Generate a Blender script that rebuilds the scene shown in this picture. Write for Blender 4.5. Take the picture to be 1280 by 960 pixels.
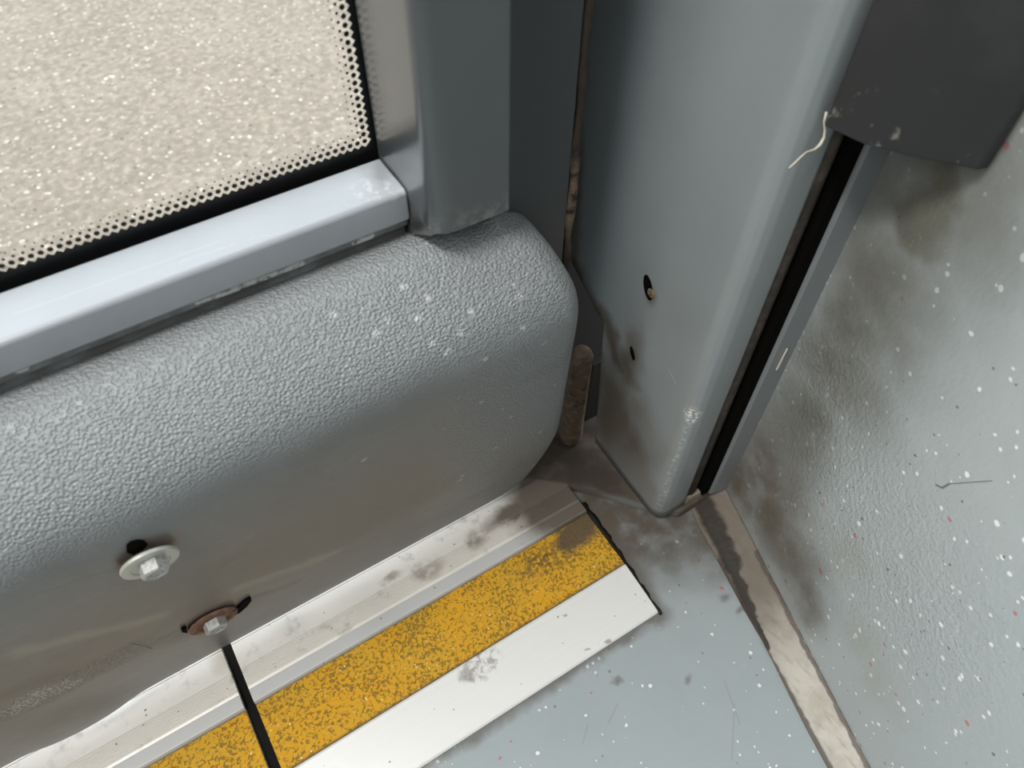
import bpy, bmesh, math, random
from mathutils import Vector, Matrix

random.seed(7)
for _o in list(bpy.data.objects):
    bpy.data.objects.remove(_o, do_unlink=True)
SC = bpy.context.scene
COL = SC.collection

# ------------------------------------------------------------------ camera
CX = Vector((0.8498, -0.5270, 0.0101))      # picture right, in the world
CY = Vector((-0.4170, -0.6839, -0.5986))    # picture down
CZ = Vector((0.3224, 0.5045, -0.8010))      # looking along
EYE = Vector((0.0, 0.0, 0.5))
cam_d = bpy.data.cameras.new('camera')
cam = bpy.data.objects.new('camera', cam_d)
COL.objects.link(cam)
cam.matrix_world = Matrix(((CX.x, -CY.x, -CZ.x, EYE.x), (CX.y, -CY.y, -CZ.y, EYE.y), (CX.z, -CY.z, -CZ.z, EYE.z), (0, 0, 0, 1)))
cam_d.sensor_width = 36.0
cam_d.lens = 950.0 / 1280.0 * 36.0
cam_d.clip_start = 0.01
cam_d.dof.use_dof = True
cam_d.dof.focus_distance = 0.43
cam_d.dof.aperture_fstop = 13.0
SC.camera = cam

# ------------------------------------------------------------------ world, light, exposure
world = bpy.data.worlds.new('overcast_sky')
SC.world = world
world.use_nodes = True
wn = world.node_tree
bg = wn.nodes['Background']
bg.inputs[0].default_value = (0.90, 0.95, 1.0, 1)
bg.inputs[1].default_value = 2.8
SC.view_settings.view_transform = 'Standard'
SC.view_settings.look = 'None'
SC.view_settings.exposure = 0.1
SC.view_settings.gamma = 1.0
SC.view_settings.use_curve_mapping = False


def area_light(name, loc, target, sx, sy, power, colour):
    d = bpy.data.lights.new(name, 'AREA')
    d.shape = 'RECTANGLE'
    d.size = sx
    d.size_y = sy
    d.energy = power
    d.color = colour
    o = bpy.data.objects.new(name, d)
    COL.objects.link(o)
    o.location = loc
    o.rotation_euler = (Vector(target) - Vector(loc)).to_track_quat('-Z', 'Y').to_euler()
    return o


# area light for the windscreen daylight, and an added fill light above the step
area_light('windscreen_daylight', (-1.3, -0.5, 1.6), (0.05, 0.1, 0.1), 0.9, 0.9, 9.0, (1.0, 0.985, 0.965))
area_light('step_fill_light', (-0.58, -0.02, 1.62), (-0.02, 0.10, 0.1), 0.5, 0.2, 19.0, (1.0, 0.985, 0.96))

# ------------------------------------------------------------------ helpers: where a sight line meets a plane


def ray(px, py):
    return (CX * (px - 640.0) + CY * (py - 480.0) + CZ * 950.0)


def on_x(px, py, v):
    r = ray(px, py)
    return EYE + r * ((v - EYE.x) / r.x)


def on_y(px, py, v):
    r = ray(px, py)
    return EYE + r * ((v - EYE.y) / r.y)


def on_z(px, py, v):
    r = ray(px, py)
    return EYE + r * ((v - EYE.z) / r.z)


# right hand wall: passes through WA, runs along WD
WA = Vector((0.2805, 0.150, 0))
WD = Vector((-0.2695, -0.9630, 0)).normalized()
WN = Vector((WD.y, -WD.x, 0))               # towards the inside
if WN.x > 0:
    WN = -WN


def on_wall(px, py):
    r = ray(px, py)
    return EYE + r * ((WA - EYE).dot(WN) / r.dot(WN))


# ------------------------------------------------------------------ helpers: materials


class Mat:
    def __init__(s, name, col, rough=0.5, metal=0.0, spec=0.5, base=(0, 0, 0)):
        s.m = bpy.data.materials.new(name)
        s.m.use_nodes = True
        s.t = s.m.node_tree
        s.b = s.t.nodes['Principled BSDF']
        s.b.inputs['Roughness'].default_value = rough
        s.b.inputs['Metallic'].default_value = metal
        s.b.inputs['Specular IOR Level'].default_value = spec
        tc = s.n('ShaderNodeTexCoord')
        ad = s.n('ShaderNodeVectorMath', operation='ADD')
        s.l(tc.outputs['Object'], ad.inputs[0])
        ad.inputs[1].default_value = base
        s.pos = ad.outputs[0]
        s.bare = s.pos
        s.col = None
        s.rgh = rough
        s.set_col(col)

    def n(s, kind, **kw):
        x = s.t.nodes.new(kind)
        for k, v in kw.items():
            setattr(x, k, v)
        return x

    def l(s, a, b):
        s.t.links.new(a, b)

    def put(s, v, sock):
        if isinstance(v, bpy.types.NodeSocket):
            s.l(v, sock)
        else:
            sock.default_value = v

    def set_col(s, c):
        if not isinstance(c, bpy.types.NodeSocket):
            r = s.n('ShaderNodeRGB')
            r.outputs[0].default_value = (c[0], c[1], c[2], 1)
            c = r.outputs[0]
        s.col = c
        s.l(c, s.b.inputs['Base Color'])

    def math(s, op, a, b=0.0, c=0.0, clamp=False):
        x = s.n('ShaderNodeMath', operation=op)
        x.use_clamp = clamp
        s.put(a, x.inputs[0])
        s.put(b, x.inputs[1])
        s.put(c, x.inputs[2])
        return x.outputs[0]

    def vmath(s, op, a, b=(0, 0, 0), out=0):
        x = s.n('ShaderNodeVectorMath', operation=op)
        s.put(a, x.inputs[0])
        s.put(b, x.inputs[1])
        return x.outputs[out]

    def scaled(s, v, off=(0, 0, 0)):
        return s.vmath('MULTIPLY', s.vmath('ADD', s.pos, off), v)

    def noise(s, scale, detail=3.0, rough=0.55, vec=None, dist=0.0):
        x = s.n('ShaderNodeTexNoise')
        s.l(vec if vec is not None else s.pos, x.inputs['Vector'])
        x.inputs['Scale'].default_value = scale
        x.inputs['Detail'].default_value = detail
        x.inputs['Roughness'].default_value = rough
        x.inputs['Distortion'].default_value = dist
        return x.outputs[0]

    def ramp(s, v, a, b, lo=0.0, hi=1.0):
        x = s.n('ShaderNodeMapRange')
        x.interpolation_type = 'SMOOTHSTEP'
        s.put(v, x.inputs['Value'])
        x.inputs['From Min'].default_value = a
        x.inputs['From Max'].default_value = b
        x.inputs['To Min'].default_value = lo
        x.inputs['To Max'].default_value = hi
        return x.outputs[0]

    def warp(s, amount, scale):
        x = s.n('ShaderNodeTexNoise')
        s.l(s.bare, x.inputs['Vector'])
        x.inputs['Scale'].default_value = scale
        x.inputs['Detail'].default_value = 3
        v = s.vmath('SUBTRACT', x.outputs['Color'], (0.5, 0.5, 0.5))
        v = s.vmath('MULTIPLY', v, (amount, amount, amount))
        return s.vmath('ADD', s.bare, v)

    def spot(s, c, r, soft=0.6, vec=None, flat=None):
        """1 inside an ellipsoid about c with radii r, falling softly to 0"""
        if flat:
            r = tuple(a / b for a, b in zip(r, flat))
        v = s.vmath('SUBTRACT', vec if vec is not None else s.pos, tuple(c))
        v = s.vmath('DIVIDE', v, tuple(r))
        d = s.vmath('LENGTH', v, out=1)
        return s.ramp(d, 1.0 - soft, 1.0, 1.0, 0.0)

    def seg(s, a, b, w, soft=0.6, vec=None, flat=None):
        """1 within w of the segment a-b (flat: how much each axis counts)"""
        if flat:
            vec = s.vmath('MULTIPLY', vec if vec is not None else s.pos, flat)
            a = [p * q for p, q in zip(a, flat)]
            b = [p * q for p, q in zip(b, flat)]
        a = Vector(a)
        ab = Vector(b) - a
        v = s.vmath('SUBTRACT', vec if vec is not None else s.pos, tuple(a))
        t = s.vmath('DOT_PRODUCT', v, tuple(ab / max(ab.length_squared, 1e-12)), out=1)
        t = s.math('MINIMUM', s.math('MAXIMUM', t, 0.0), 1.0)
        sc = s.n('ShaderNodeVectorMath', operation='SCALE')
        sc.inputs[0].default_value = tuple(ab)
        s.l(t, sc.inputs['Scale'])
        d = s.vmath('LENGTH', s.vmath('SUBTRACT', v, sc.outputs[0]), out=1)
        return s.ramp(d, w * (1 - soft), w, 1.0, 0.0)

    def voro(s, scale, vec=None, feature='F1', rand=1.0, dim='3D'):
        x = s.n('ShaderNodeTexVoronoi')
        x.voronoi_dimensions = dim
        x.feature = feature
        s.l(vec if vec is not None else s.pos, x.inputs['Vector'])
        x.inputs['Scale'].default_value = scale
        x.inputs['Randomness'].default_value = rand
        return x

    def mul(s, *a):
        o = a[0]
        for x in a[1:]:
            o = s.math('MULTIPLY', o, x)
        return o

    def mx(s, *a):
        o = a[0]
        for x in a[1:]:
            o = s.math('MAXIMUM', o, x)
        return o

    def mix(s, fac, c):
        x = s.n('ShaderNodeMix', data_type='RGBA')
        s.put(fac, x.inputs[0])
        s.l(s.col, x.inputs[6])
        if isinstance(c, bpy.types.NodeSocket):
            s.l(c, x.inputs[7])
        else:
            x.inputs[7].default_value = (c[0], c[1], c[2], 1)
        s.set_col(x.outputs[2])

    def mixr(s, fac, r):
        x = s.n('ShaderNodeMix', data_type='FLOAT')
        s.put(fac, x.inputs[0])
        s.put(s.rgh, x.inputs[2])
        x.inputs[3].default_value = r
        s.rgh = x.outputs[0]
        s.l(s.rgh, s.b.inputs['Roughness'])

    def bump(s, h, strength=0.3, dist=0.001):
        x = s.n('ShaderNodeBump')
        x.inputs['Strength'].default_value = strength
        x.inputs['Distance'].default_value = dist
        s.l(h, x.inputs['Height'])
        if s.b.inputs['Normal'].is_linked:
            s.l(s.b.inputs['Normal'].links[0].from_socket, x.inputs['Normal'])
        s.l(x.outputs[0], s.b.inputs['Normal'])

    def flecks(s, scale, share, size, colour, seed=0.0, region=None):
        """chips of one colour strewn in the material: a share of the cells carries one"""
        vec = s.vmath('ADD', s.warp(0.002, 260.0), (seed, seed * 0.37, -seed * 0.61))
        v = s.voro(scale, vec)
        sep = s.n('ShaderNodeSeparateColor')
        s.l(v.outputs['Color'], sep.inputs[0])
        pick = s.math('LESS_THAN', sep.outputs[0], share * 2.6)
        rad = s.math('MULTIPLY_ADD', sep.outputs[1], size * 0.7, size * 0.55)
        inside = s.ramp(s.math('DIVIDE', v.outputs['Distance'], rad), 0.75, 1.0, 1.0, 0.0)
        f = s.mul(pick, inside)
        if region is not None:
            f = s.mul(f, region)
        s.mix(f, colour)
        return f


def simple(name, col, rough=0.5, metal=0.0, spec=0.5, var=0.12, scale=60.0):
    m = Mat(name, col, rough, metal, spec)
    f = m.ramp(m.noise(scale, 4), 0.3, 0.75)
    m.mix(m.math('MULTIPLY', f, var * 3), tuple(c * 0.6 for c in col))
    m.bump(m.noise(scale * 5, 3), 0.08, 0.0005)
    return m.m


# ------------------------------------------------------------------ helpers: objects


def tag(o, label=None, cat=None, group=None, kind=None):
    if label:
        o['label'] = label
    if cat:
        o['category'] = cat
    if group:
        o['group'] = group
    if kind:
        o['kind'] = kind
    return o


def thing(name, base, label, cat, group=None):
    o = bpy.data.objects.new(name, None)
    o.empty_display_size = 0.03
    o.location = base
    COL.objects.link(o)
    return tag(o, label, cat, group, 'thing')


def origin(o):
    p = Vector((0, 0, 0))
    while o is not None:
        p += o.location
        o = o.parent
    return p


def link(name, me, mat, parent=None, loc=None, smooth=False):
    """mesh given in world coordinates -> object under its parent"""
    o = bpy.data.objects.new(name, me)
    COL.objects.link(o)
    off = origin(parent) if parent is not None else Vector((0, 0, 0))
    me.transform(Matrix.Translation(-(Vector(loc) if loc else off)))
    o.location = (Vector(loc) - off) if loc else (0, 0, 0)
    if parent is not None:
        o.parent = parent
    if mat is not None:
        me.materials.append(mat)
    for p in me.polygons:
        p.use_smooth = smooth
    return o


def from_data(name, verts, faces):
    me = bpy.data.meshes.new(name)
    me.from_pydata([tuple(v) for v in verts], [], faces)
    bm = bmesh.new()
    bm.from_mesh(me)
    bmesh.ops.remove_doubles(bm, verts=bm.verts, dist=1e-6)
    bmesh.ops.recalc_face_normals(bm, faces=bm.faces)
    bm.to_mesh(me)
    bm.free()
    return me


def bevel(o, w, seg=3, ang=35):
    m = o.modifiers.new('bevel', 'BEVEL')
    m.width = w
    m.segments = seg
    m.limit_method = 'ANGLE'
    m.angle_limit = math.radians(ang)
    for p in o.data.polygons:
        p.use_smooth = True
    w2 = o.modifiers.new('normals', 'WEIGHTED_NORMAL')
    w2.keep_sharp = True
    return o


def box(name, a, b, mat, parent=None, bev=0.0):
    x0, y0, z0 = a
    x1, y1, z1 = b
    v = [(x0, y0, z0), (x1, y0, z0), (x1, y1, z0), (x0, y1, z0), (x0, y0, z1), (x1, y0, z1), (x1, y1, z1), (x0, y1, z1)]
    f = [(0, 3, 2, 1), (4, 5, 6, 7), (0, 1, 5, 4), (1, 2, 6, 5), (2, 3, 7, 6), (3, 0, 4, 7)]
    o = link(name, from_data(name, v, f), mat, parent)
    if bev:
        bevel(o, bev)
    return o


def prism(name, pts, lo, hi, axis, mat, parent=None, bev=0.0):
    """closed outline pts (2D) pushed along an axis between lo and hi"""
    def P(u, v, w):
        return {'x': (w, u, v), 'y': (u, w, v), 'z': (u, v, w)}[axis]
    n = len(pts)
    v = [P(p[0], p[1], lo) for p in pts] + [P(p[0], p[1], hi) for p in pts]
    f = [tuple(range(n)), tuple(range(2 * n - 1, n - 1, -1))]
    f += [(i, (i + 1) % n, n + (i + 1) % n, n + i) for i in range(n)]
    o = link(name, from_data(name, v, f), mat, parent)
    if bev:
        bevel(o, bev)
    return o


def tube(name, pts, radii, mat, parent=None, sides=8, loc=None):
    v, f = [], []
    pts = [Vector(p) for p in pts]
    n = len(pts)
    for i, p in enumerate(pts):
        d = (pts[min(i + 1, n - 1)] - pts[max(i - 1, 0)]).normalized()
        a = d.orthogonal().normalized() if i == 0 else (a - d * a.dot(d)).normalized()
        b = d.cross(a)
        r = radii[i] if isinstance(radii, (list, tuple)) else radii
        for k in range(sides):
            t = 2 * math.pi * k / sides
            v.append(p + a * (r * math.cos(t)) + b * (r * math.sin(t)))
    for i in range(n - 1):
        for k in range(sides):
            k2 = (k + 1) % sides
            f.append((i * sides + k, i * sides + k2, (i + 1) * sides + k2, (i + 1) * sides + k))
    f.append(tuple(range(sides - 1, -1, -1)))
    f.append(tuple(range((n - 1) * sides, n * sides)))
    return link(name, from_data(name, v, f), mat, parent, loc, True)


def lathe(name, prof, mat, parent, c, axis, sides=40, hexa=False):
    """prof: (radius, height) pairs about an axis through c"""
    axis = Vector(axis).normalized()
    a = axis.orthogonal().normalized()
    b = axis.cross(a)
    sides = 6 if hexa else sides
    v, f = [], []
    for r, h in prof:
        for k in range(sides):
            t = 2 * math.pi * k / sides + (0.35 if hexa else 0)
            v.append(Vector(c) + axis * h + a * (r * math.cos(t)) + b * (r * math.sin(t)))
    for i in range(len(prof) - 1):
        for k in range(sides):
            k2 = (k + 1) % sides
            f.append((i * sides + k, i * sides + k2, (i + 1) * sides + k2, (i + 1) * sides + k))
    f.append(tuple(range(sides)))
    f.append(tuple(range((len(prof) - 1) * sides, len(prof) * sides)))
    return link(name, from_data(name, v, f), mat, parent, tuple(c))


# ================================================================== THE SETTING
# ---- road outside
m = Mat('pale_road', (0.255, 0.207, 0.166), 0.75, 0, 0.3)
m.mix(m.ramp(m.noise(5, 5), 0.35, 0.7), (0.30, 0.246, 0.198))
m.mix(m.math('MULTIPLY', m.ramp(m.noise(58, 3), 0.40, 0.62), 0.6), (0.180, 0.147, 0.115))
m.mix(m.math('MULTIPLY', m.ramp(m.noise(75, 3, 0.5, m.scaled((1, 1, 1), (3.1, 1.7, 0))), 0.50, 0.66), 0.65), (0.38, 0.322, 0.266))
m.flecks(62, 0.09, 0.30, (0.46, 0.395, 0.33), 3.0)
m.flecks(80, 0.05, 0.26, (0.62, 0.55, 0.475), 9.0)
m.flecks(70, 0.012, 0.22, (0.90, 0.84, 0.77), 12.0)
m.flecks(70, 0.06, 0.28, (0.14, 0.115, 0.09), 5.0)
m.bump(m.noise(120, 5), 0.6, 0.006)
o = link('road', from_data('road', [(-9, -9, -0.40), (9, -9, -0.40), (9, 12, -0.40), (-9, 12, -0.40)], [(0, 1, 2, 3)]), m.m)
tag(o, kind='structure')

# ---- floor vinyl
BROWN = (0.075, 0.058, 0.042)
m = Mat('speckled_grey_floor_vinyl', (0.335, 0.375, 0.385), 0.42, 0, 0.4)
m.mix(m.math('MULTIPLY', m.ramp(m.noise(22, 4), 0.35, 0.75), 0.35), (0.29, 0.33, 0.335))
m.flecks(220, 0.045, 0.25, (0.74, 0.76, 0.75), 1.0)
m.flecks(280, 0.04, 0.22, (0.66, 0.68, 0.68), 4.0)
m.flecks(190, 0.012, 0.28, (0.45, 0.18, 0.19), 2.0)
m.flecks(240, 0.010, 0.22, (0.20, 0.19, 0.18), 6.0)
w = m.warp(0.03, 28)
grime = m.mx(m.spot(on_z(775, 650, 0), (0.05, 0.045, 0.05), 0.8, w), m.spot(on_z(800, 640, 0), (0.085, 0.080, 0.05), 0.7, w), m.spot(on_z(890, 660, 0), (0.06, 0.055, 0.05), 0.8, w),
             m.spot(on_z(720, 580, 0), (0.13, 0.075, 0.06), 0.5, w))
grime = m.mul(grime, m.ramp(m.noise(60, 5), 0.2, 0.6, 0.55, 1.0))
m.mix(m.math('MULTIPLY', grime, 0.95), (0.085, 0.067, 0.048))
edge = m.mx(m.seg(on_z(820, 768, 0), on_z(520, 962, 0), 0.009, 0.9, m.warp(0.012, 60)), m.seg(on_z(740, 640, 0), on_z(822, 768, 0), 0.014, 0.8, m.warp(0.012, 60)))
m.mix(m.math('MULTIPLY', edge, 0.75), (0.10, 0.085, 0.068))
line = m.seg(on_z(905, 700, 0), on_z(1048, 965, 0), 0.006, 0.9, m.warp(0.008, 80))
m.mix(m.math('MULTIPLY', line, 0.6), (0.12, 0.10, 0.08))
sm = m.mx(*[m.spot(on_z(px, py, 0), (r, r * 0.6, 0.05), 0.9, m.warp(0.012, 90)) for px, py, r in ((905, 745, 0.008), (925, 765, 0.005), (860, 850, 0.005), (870, 640, 0.006), (770, 850, 0.006))])
m.mix(m.math('MULTIPLY', sm, 0.7), (0.13, 0.12, 0.10))
sc = m.mx(m.seg(on_z(905, 850, 0), on_z(925, 905, 0), 0.0007, 0.5), m.seg(on_z(918, 880, 0), on_z(915, 950, 0), 0.0007, 0.5), m.seg(on_z(760, 905, 0), on_z(772, 880, 0), 0.0007, 0.5),
          m.seg(on_z(728, 930, 0), on_z(735, 905, 0), 0.0006, 0.5))
m.mix(m.math('MULTIPLY', sc, 0.35), (0.24, 0.23, 0.20))
m.bump(m.noise(45, 3), 0.25, 0.002)
m.bump(m.noise(600, 2), 0.10, 0.0003)
FL = [(-1.9, -1.6), (0.0, -1.6), (0.30, -0.2), (0.335, 0.32), (-1.9, 0.32)]
o = prism('floor', [(-1.9, -1.6), (-0.23, -1.6), tuple((WA + WD * 1.75)[:2]), tuple((WA - WD * 0.20)[:2]), (-1.9, 0.32)], -0.03, 0.0, 'z', m.m)
tag(o, kind='structure')

# ---- right hand wall, speckled vinyl with an orange peel surface
m = Mat('speckled_grey_wall_vinyl', (0.42, 0.455, 0.455), 0.36, 0, 0.5)
m.mix(m.math('MULTIPLY', m.ramp(m.noise(14, 4), 0.35, 0.75), 0.35), (0.37, 0.405, 0.405))
m.flecks(190, 0.07, 0.25, (0.86, 0.86, 0.85), 1.5)
m.flecks(230, 0.06, 0.24, (0.82, 0.82, 0.81), 8.5)
m.flecks(150, 0.018, 0.26, (0.50, 0.20, 0.22), 2.5)
m.flecks(260, 0.03, 0.22, (0.17, 0.16, 0.16), 6.5)
w = m.warp(0.04, 22)


def wall_spot(px, py, r, soft=0.8, vec=None):
    return m.spot(on_wall(px, py), (r, r, r), soft, vec if vec is not None else w)


g1 = m.mx(wall_spot(960, 650, 0.060, 0.9), wall_spot(1005, 745, 0.034, 0.9), wall_spot(925, 600, 0.055, 0.8), wall_spot(985, 690, 0.065, 1.0), wall_spot(960, 590, 0.075, 1.0))
g1 = m.mul(g1, m.ramp(m.noise(38, 5, 0.65), 0.15, 0.6, 0.55, 1.0))
m.mix(m.math('MULTIPLY', g1, 0.92), (0.115, 0.090, 0.062))
g2 = m.mx(wall_spot(1040, 455, 0.075, 1.0), wall_spot(1090, 350, 0.085, 1.0), wall_spot(1130, 240, 0.085, 1.0), wall_spot(1000, 520, 0.06, 1.0), wall_spot(1180, 180, 0.11, 1.0), wall_spot(1060, 400, 0.055, 0.9))
g2 = m.mul(g2, m.ramp(m.noise(30, 5, 0.65), 0.15, 0.6, 0.6, 1.0))
m.mix(m.math('MULTIPLY', g2, 0.85), (0.105, 0.096, 0.072))  # grime plus the shade near the post, both put into the colour
g3 = m.mx(wall_spot(1155, 275, 0.022, 0.5), wall_spot(1190, 235, 0.014, 0.6))
m.mix(m.math('MULTIPLY', g3, 0.6), (0.085, 0.075, 0.04))
g4 = m.mx(wall_spot(1060, 700, 0.03, 1.0), wall_spot(1080, 800, 0.03, 1.0), wall_spot(1100, 860, 0.03, 1.0))
m.mix(m.math('MULTIPLY', g4, 0.35), (0.30, 0.27, 0.20))
crk = m.mx(m.seg(on_wall(1170, 606), on_wall(1178, 610), 0.0006, 0.4), m.seg(on_wall(1178, 610), on_wall(1186, 605), 0.0006, 0.4), m.seg(on_wall(1186, 605), on_wall(1240, 601), 0.0003, 0.4))
m.mix(m.math('MULTIPLY', crk, 0.8), (0.08, 0.08, 0.08))
peel = m.mx(wall_spot(1060, 620, 0.10, 1.0, m.bare), wall_spot(1040, 500, 0.07, 1.0, m.bare), wall_spot(1120, 720, 0.10, 1.0, m.bare))
grain = m.mul(m.ramp(m.noise(430, 3, 0.6, m.scaled((1.0, 1.0, 0.8))), 0.3, 0.75), m.math('MULTIPLY_ADD', peel, 0.85, 0.15))
m.bump(grain, 0.5, 0.0010)
m.bump(m.noise(40, 3), 0.2, 0.003)
a0, a1 = WA - WD * 0.02, WA + WD * 1.75
q = -WN * 0.03
o = prism('wall_right', [tuple(a0[:2]), tuple(a1[:2]), tuple((a1 + q)[:2]), tuple((a0 + q)[:2])], -0.03, 1.9, 'z', m.m)
tag(o, kind='structure')

# ---- welded seam strip between floor and wall
m = Mat('dirty_cream_seam', (0.50, 0.47, 0.41), 0.6, 0, 0.3)
m.mix(m.ramp(m.noise(80, 5), 0.4, 0.7), (0.40, 0.37, 0.31))
st = m.noise(1.0, 4, 0.6, m.scaled((300, 60, 300)))
m.mix(m.math('MULTIPLY', m.ramp(st, 0.5, 0.75), 0.5), (0.24, 0.20, 0.15))
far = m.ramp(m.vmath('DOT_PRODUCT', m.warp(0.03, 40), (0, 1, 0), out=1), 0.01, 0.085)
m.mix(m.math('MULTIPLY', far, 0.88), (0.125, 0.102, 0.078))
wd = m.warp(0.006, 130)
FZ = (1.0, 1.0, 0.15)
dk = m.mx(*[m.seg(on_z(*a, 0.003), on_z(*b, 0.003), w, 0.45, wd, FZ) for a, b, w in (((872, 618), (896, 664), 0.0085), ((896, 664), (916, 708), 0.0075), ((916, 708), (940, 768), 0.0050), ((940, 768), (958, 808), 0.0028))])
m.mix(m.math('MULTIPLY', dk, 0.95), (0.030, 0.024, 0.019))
ln = m.mx(m.seg(on_z(945, 690, 0.012), on_z(1090, 969, 0.012), 0.0018, 0.6, m.warp(0.003, 130), FZ), m.seg(on_z(897, 702, 0.0), on_z(1040, 967, 0.0), 0.0024, 0.6, m.warp(0.003, 130), FZ))
m.mix(m.math('MULTIPLY', ln, 0.8), (0.07, 0.055, 0.045))
m.bump(m.noise(150, 4), 0.4, 0.002)
v, f = [], []
N = 40
for i in range(N + 1):
    t = -0.02 + 1.72 * (i / N) ** 1.6
    wob = 0.0009 * math.sin(37 * t + 1) + 0.0006 * math.sin(91 * t)
    p = WA + WD * t
    wd_ = 0.0255 + wob - 0.0075 * min(1, max(0, (t - 0.05) / 0.14))
    for k, (u, z) in enumerate(((1.0, 0.0), (1.0, 0.0012), (0.6, 0.0035), (0.3, 0.0075), (0.06, 0.0125), (0.0, 0.013), (0.0, 0.0))):
        v.append(p + WN * (wd_ * u) + Vector((0, 0, z + (wob * 0.5 if k in (2, 3) else 0))))
for i in range(N):
    for k in range(7):
        k2 = (k + 1) % 7
        f.append((i * 7 + k, i * 7 + k2, (i + 1) * 7 + k2, (i + 1) * 7 + k))
f += [tuple(range(7)), tuple(range(N * 7 + 6, N * 7 - 1, -1))]
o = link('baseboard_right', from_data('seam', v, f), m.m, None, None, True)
tag(o, kind='structure')

# ---- the rest of the bus, out of the frame: outer skin, ceiling, back wall
dark_in = simple('dark_interior_lining', (0.07, 0.07, 0.072), 0.7)
skin = simple('dark_cavity_panel', (0.008, 0.007, 0.006), 0.8)  # near-black panel stands for the unlit cavity behind the gap
o = prism('wall_outer', [(0.130, 0.262), (0.172, 0.285), (0.50, 0.285), (0.50, 0.31), (0.130, 0.31)], -0.03, 1.9, 'z', skin)
tag(o, kind='structure')
lin = simple('grey_lining', (0.30, 0.31, 0.32), 0.6)
o = box('wall_front', (-1.9, 0.24, -0.03), (-1.42, 0.31, 1.9), lin)
tag(o, kind='structure')
o = box('wall_upper', (-1.42, 0.24, 1.84), (0.13, 0.31, 1.9), lin)
tag(o, kind='structure')
o = box('wall_windscreen', (-1.95, -1.62, -0.03), (-1.90, 0.31, 1.9), dark_in)
tag(o, kind='structure')
o = box('wall_back', (-1.9, -1.68, -0.03), (0.9, -1.62, 1.9), dark_in)
tag(o, kind='structure')
o = box('ceiling', (-1.9, -1.62, 1.9), (0.6, 0.31, 1.95), dark_in)
tag(o, kind='structure')

# ---- raised grimy floor pad behind the threshold, beside the door
m = Mat('grimy_floor_pad', (0.060, 0.048, 0.038), 0.75, 0, 0.3)
m.mix(m.ramp(m.noise(60, 5), 0.4, 0.7), (0.10, 0.082, 0.064))
side = m.ramp(m.vmath('DOT_PRODUCT', m.pos, (0, 0, 1), out=1), 0.0085, 0.0092, 1.0, 0.0)
m.mix(side, (0.13, 0.11, 0.085))  # lit front face of the pad put in as a lighter brown
m.mix(m.mul(side, m.spot(on_z(790, 635, 0.005), (0.03, 0.03, 0.03), 0.6, m.warp(0.01, 80))), (0.19, 0.20, 0.20))
pad = [on_z(px, py, 0.010) for px, py in ((600, 590), (660, 598), (705, 604), (750, 614), (800, 629), (850, 640))]
pad_pts = [(p.x, p.y) for p in pad]
pad_pts += [(0.272, pad_pts[-1][1]), (0.285, 0.283), (0.172, 0.283), (pad_pts[0][0], 0.262)]
o = prism('trim_1', pad_pts, 0.0005, 0.010, 'z', m.m)
bevel(o, 0.0015, 2)
tag(o, kind='structure')

# ================================================================== THE DOOR
DB = (0.0, 0.215, 0.02)
door = thing('bus_door', DB, 'grey bus door leaf with dark bordered window and leather grained lower panel', 'door')
GY = 0.250                                  # inner face of the glass
# ---- window pane: clear glass, mirror sheen by the angle
gm = bpy.data.materials.new('clear_glass')
gm.use_nodes = True
t = gm.node_tree
t.nodes.remove(t.nodes['Principled BSDF'])
tr = t.nodes.new('ShaderNodeBsdfTransparent')
tr.inputs[0].default_value = (0.95, 0.97, 0.96, 1)
gl = t.nodes.new('ShaderNodeBsdfGlossy')
gl.inputs['Roughness'].default_value = 0.03
fr = t.nodes.new('ShaderNodeFresnel')
fr.inputs[0].default_value = 1.45
ms = t.nodes.new('ShaderNodeMixShader')
ge = t.nodes.new('ShaderNodeNewGeometry')
one = t.nodes.new('ShaderNodeMath')
one.operation = 'SUBTRACT'
one.inputs[0].default_value = 1.0
t.links.new(ge.outputs['Backfacing'], one.inputs[1])
once = t.nodes.new('ShaderNodeMath')                 # reflect at the outer skin of the sheet only
once.operation = 'MULTIPLY'
t.links.new(fr.outputs[0], once.inputs[0])
t.links.new(one.outputs[0], once.inputs[1])
t.links.new(once.outputs[0], ms.inputs[0])
t.links.new(tr.outputs[0], ms.inputs[1])
t.links.new(gl.outputs[0], ms.inputs[2])
t.links.new(ms.outputs[0], t.nodes['Material Output'].inputs[0])
box('window_pane', (-1.42, GY, 0.26), (0.118, GY + 0.004, 1.84), gm, door)

# ---- black printed border with its fading dots
m = Mat('black_glass_print', (0.006, 0.006, 0.0065), 0.35, 0, 0.4)
dirt = m.mul(m.spot(on_y(470, 196, GY), (0.05, 0.03, 0.018), 0.8, m.warp(0.02, 60)), m.ramp(m.noise(140, 5), 0.4, 0.65))
m.mix(m.math('MULTIPLY', dirt, 0.9), (0.06, 0.048, 0.04))
m.mix(m.math('MULTIPLY', m.spot(on_y(478, 185, GY), (0.008, 0.02, 0.012), 0.8), 0.8), (0.06, 0.02, 0.015))
X0, Z0, PT = 0.0880, 0.3150, 0.00315        # big dots: x of the upright row, z of the level row; pitch
v, f = [], []
fy = GY - 0.0004


def poly(pts):
    b = len(v)
    v.extend([(p[0], fy, p[1]) for p in pts])
    f.append(tuple(range(b, b + len(pts))))


def dot(x, z, r, n=10):
    poly([(x + r * math.cos(2 * math.pi * k / n), z + r * math.sin(2 * math.pi * k / n)) for k in range(n)])


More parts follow.
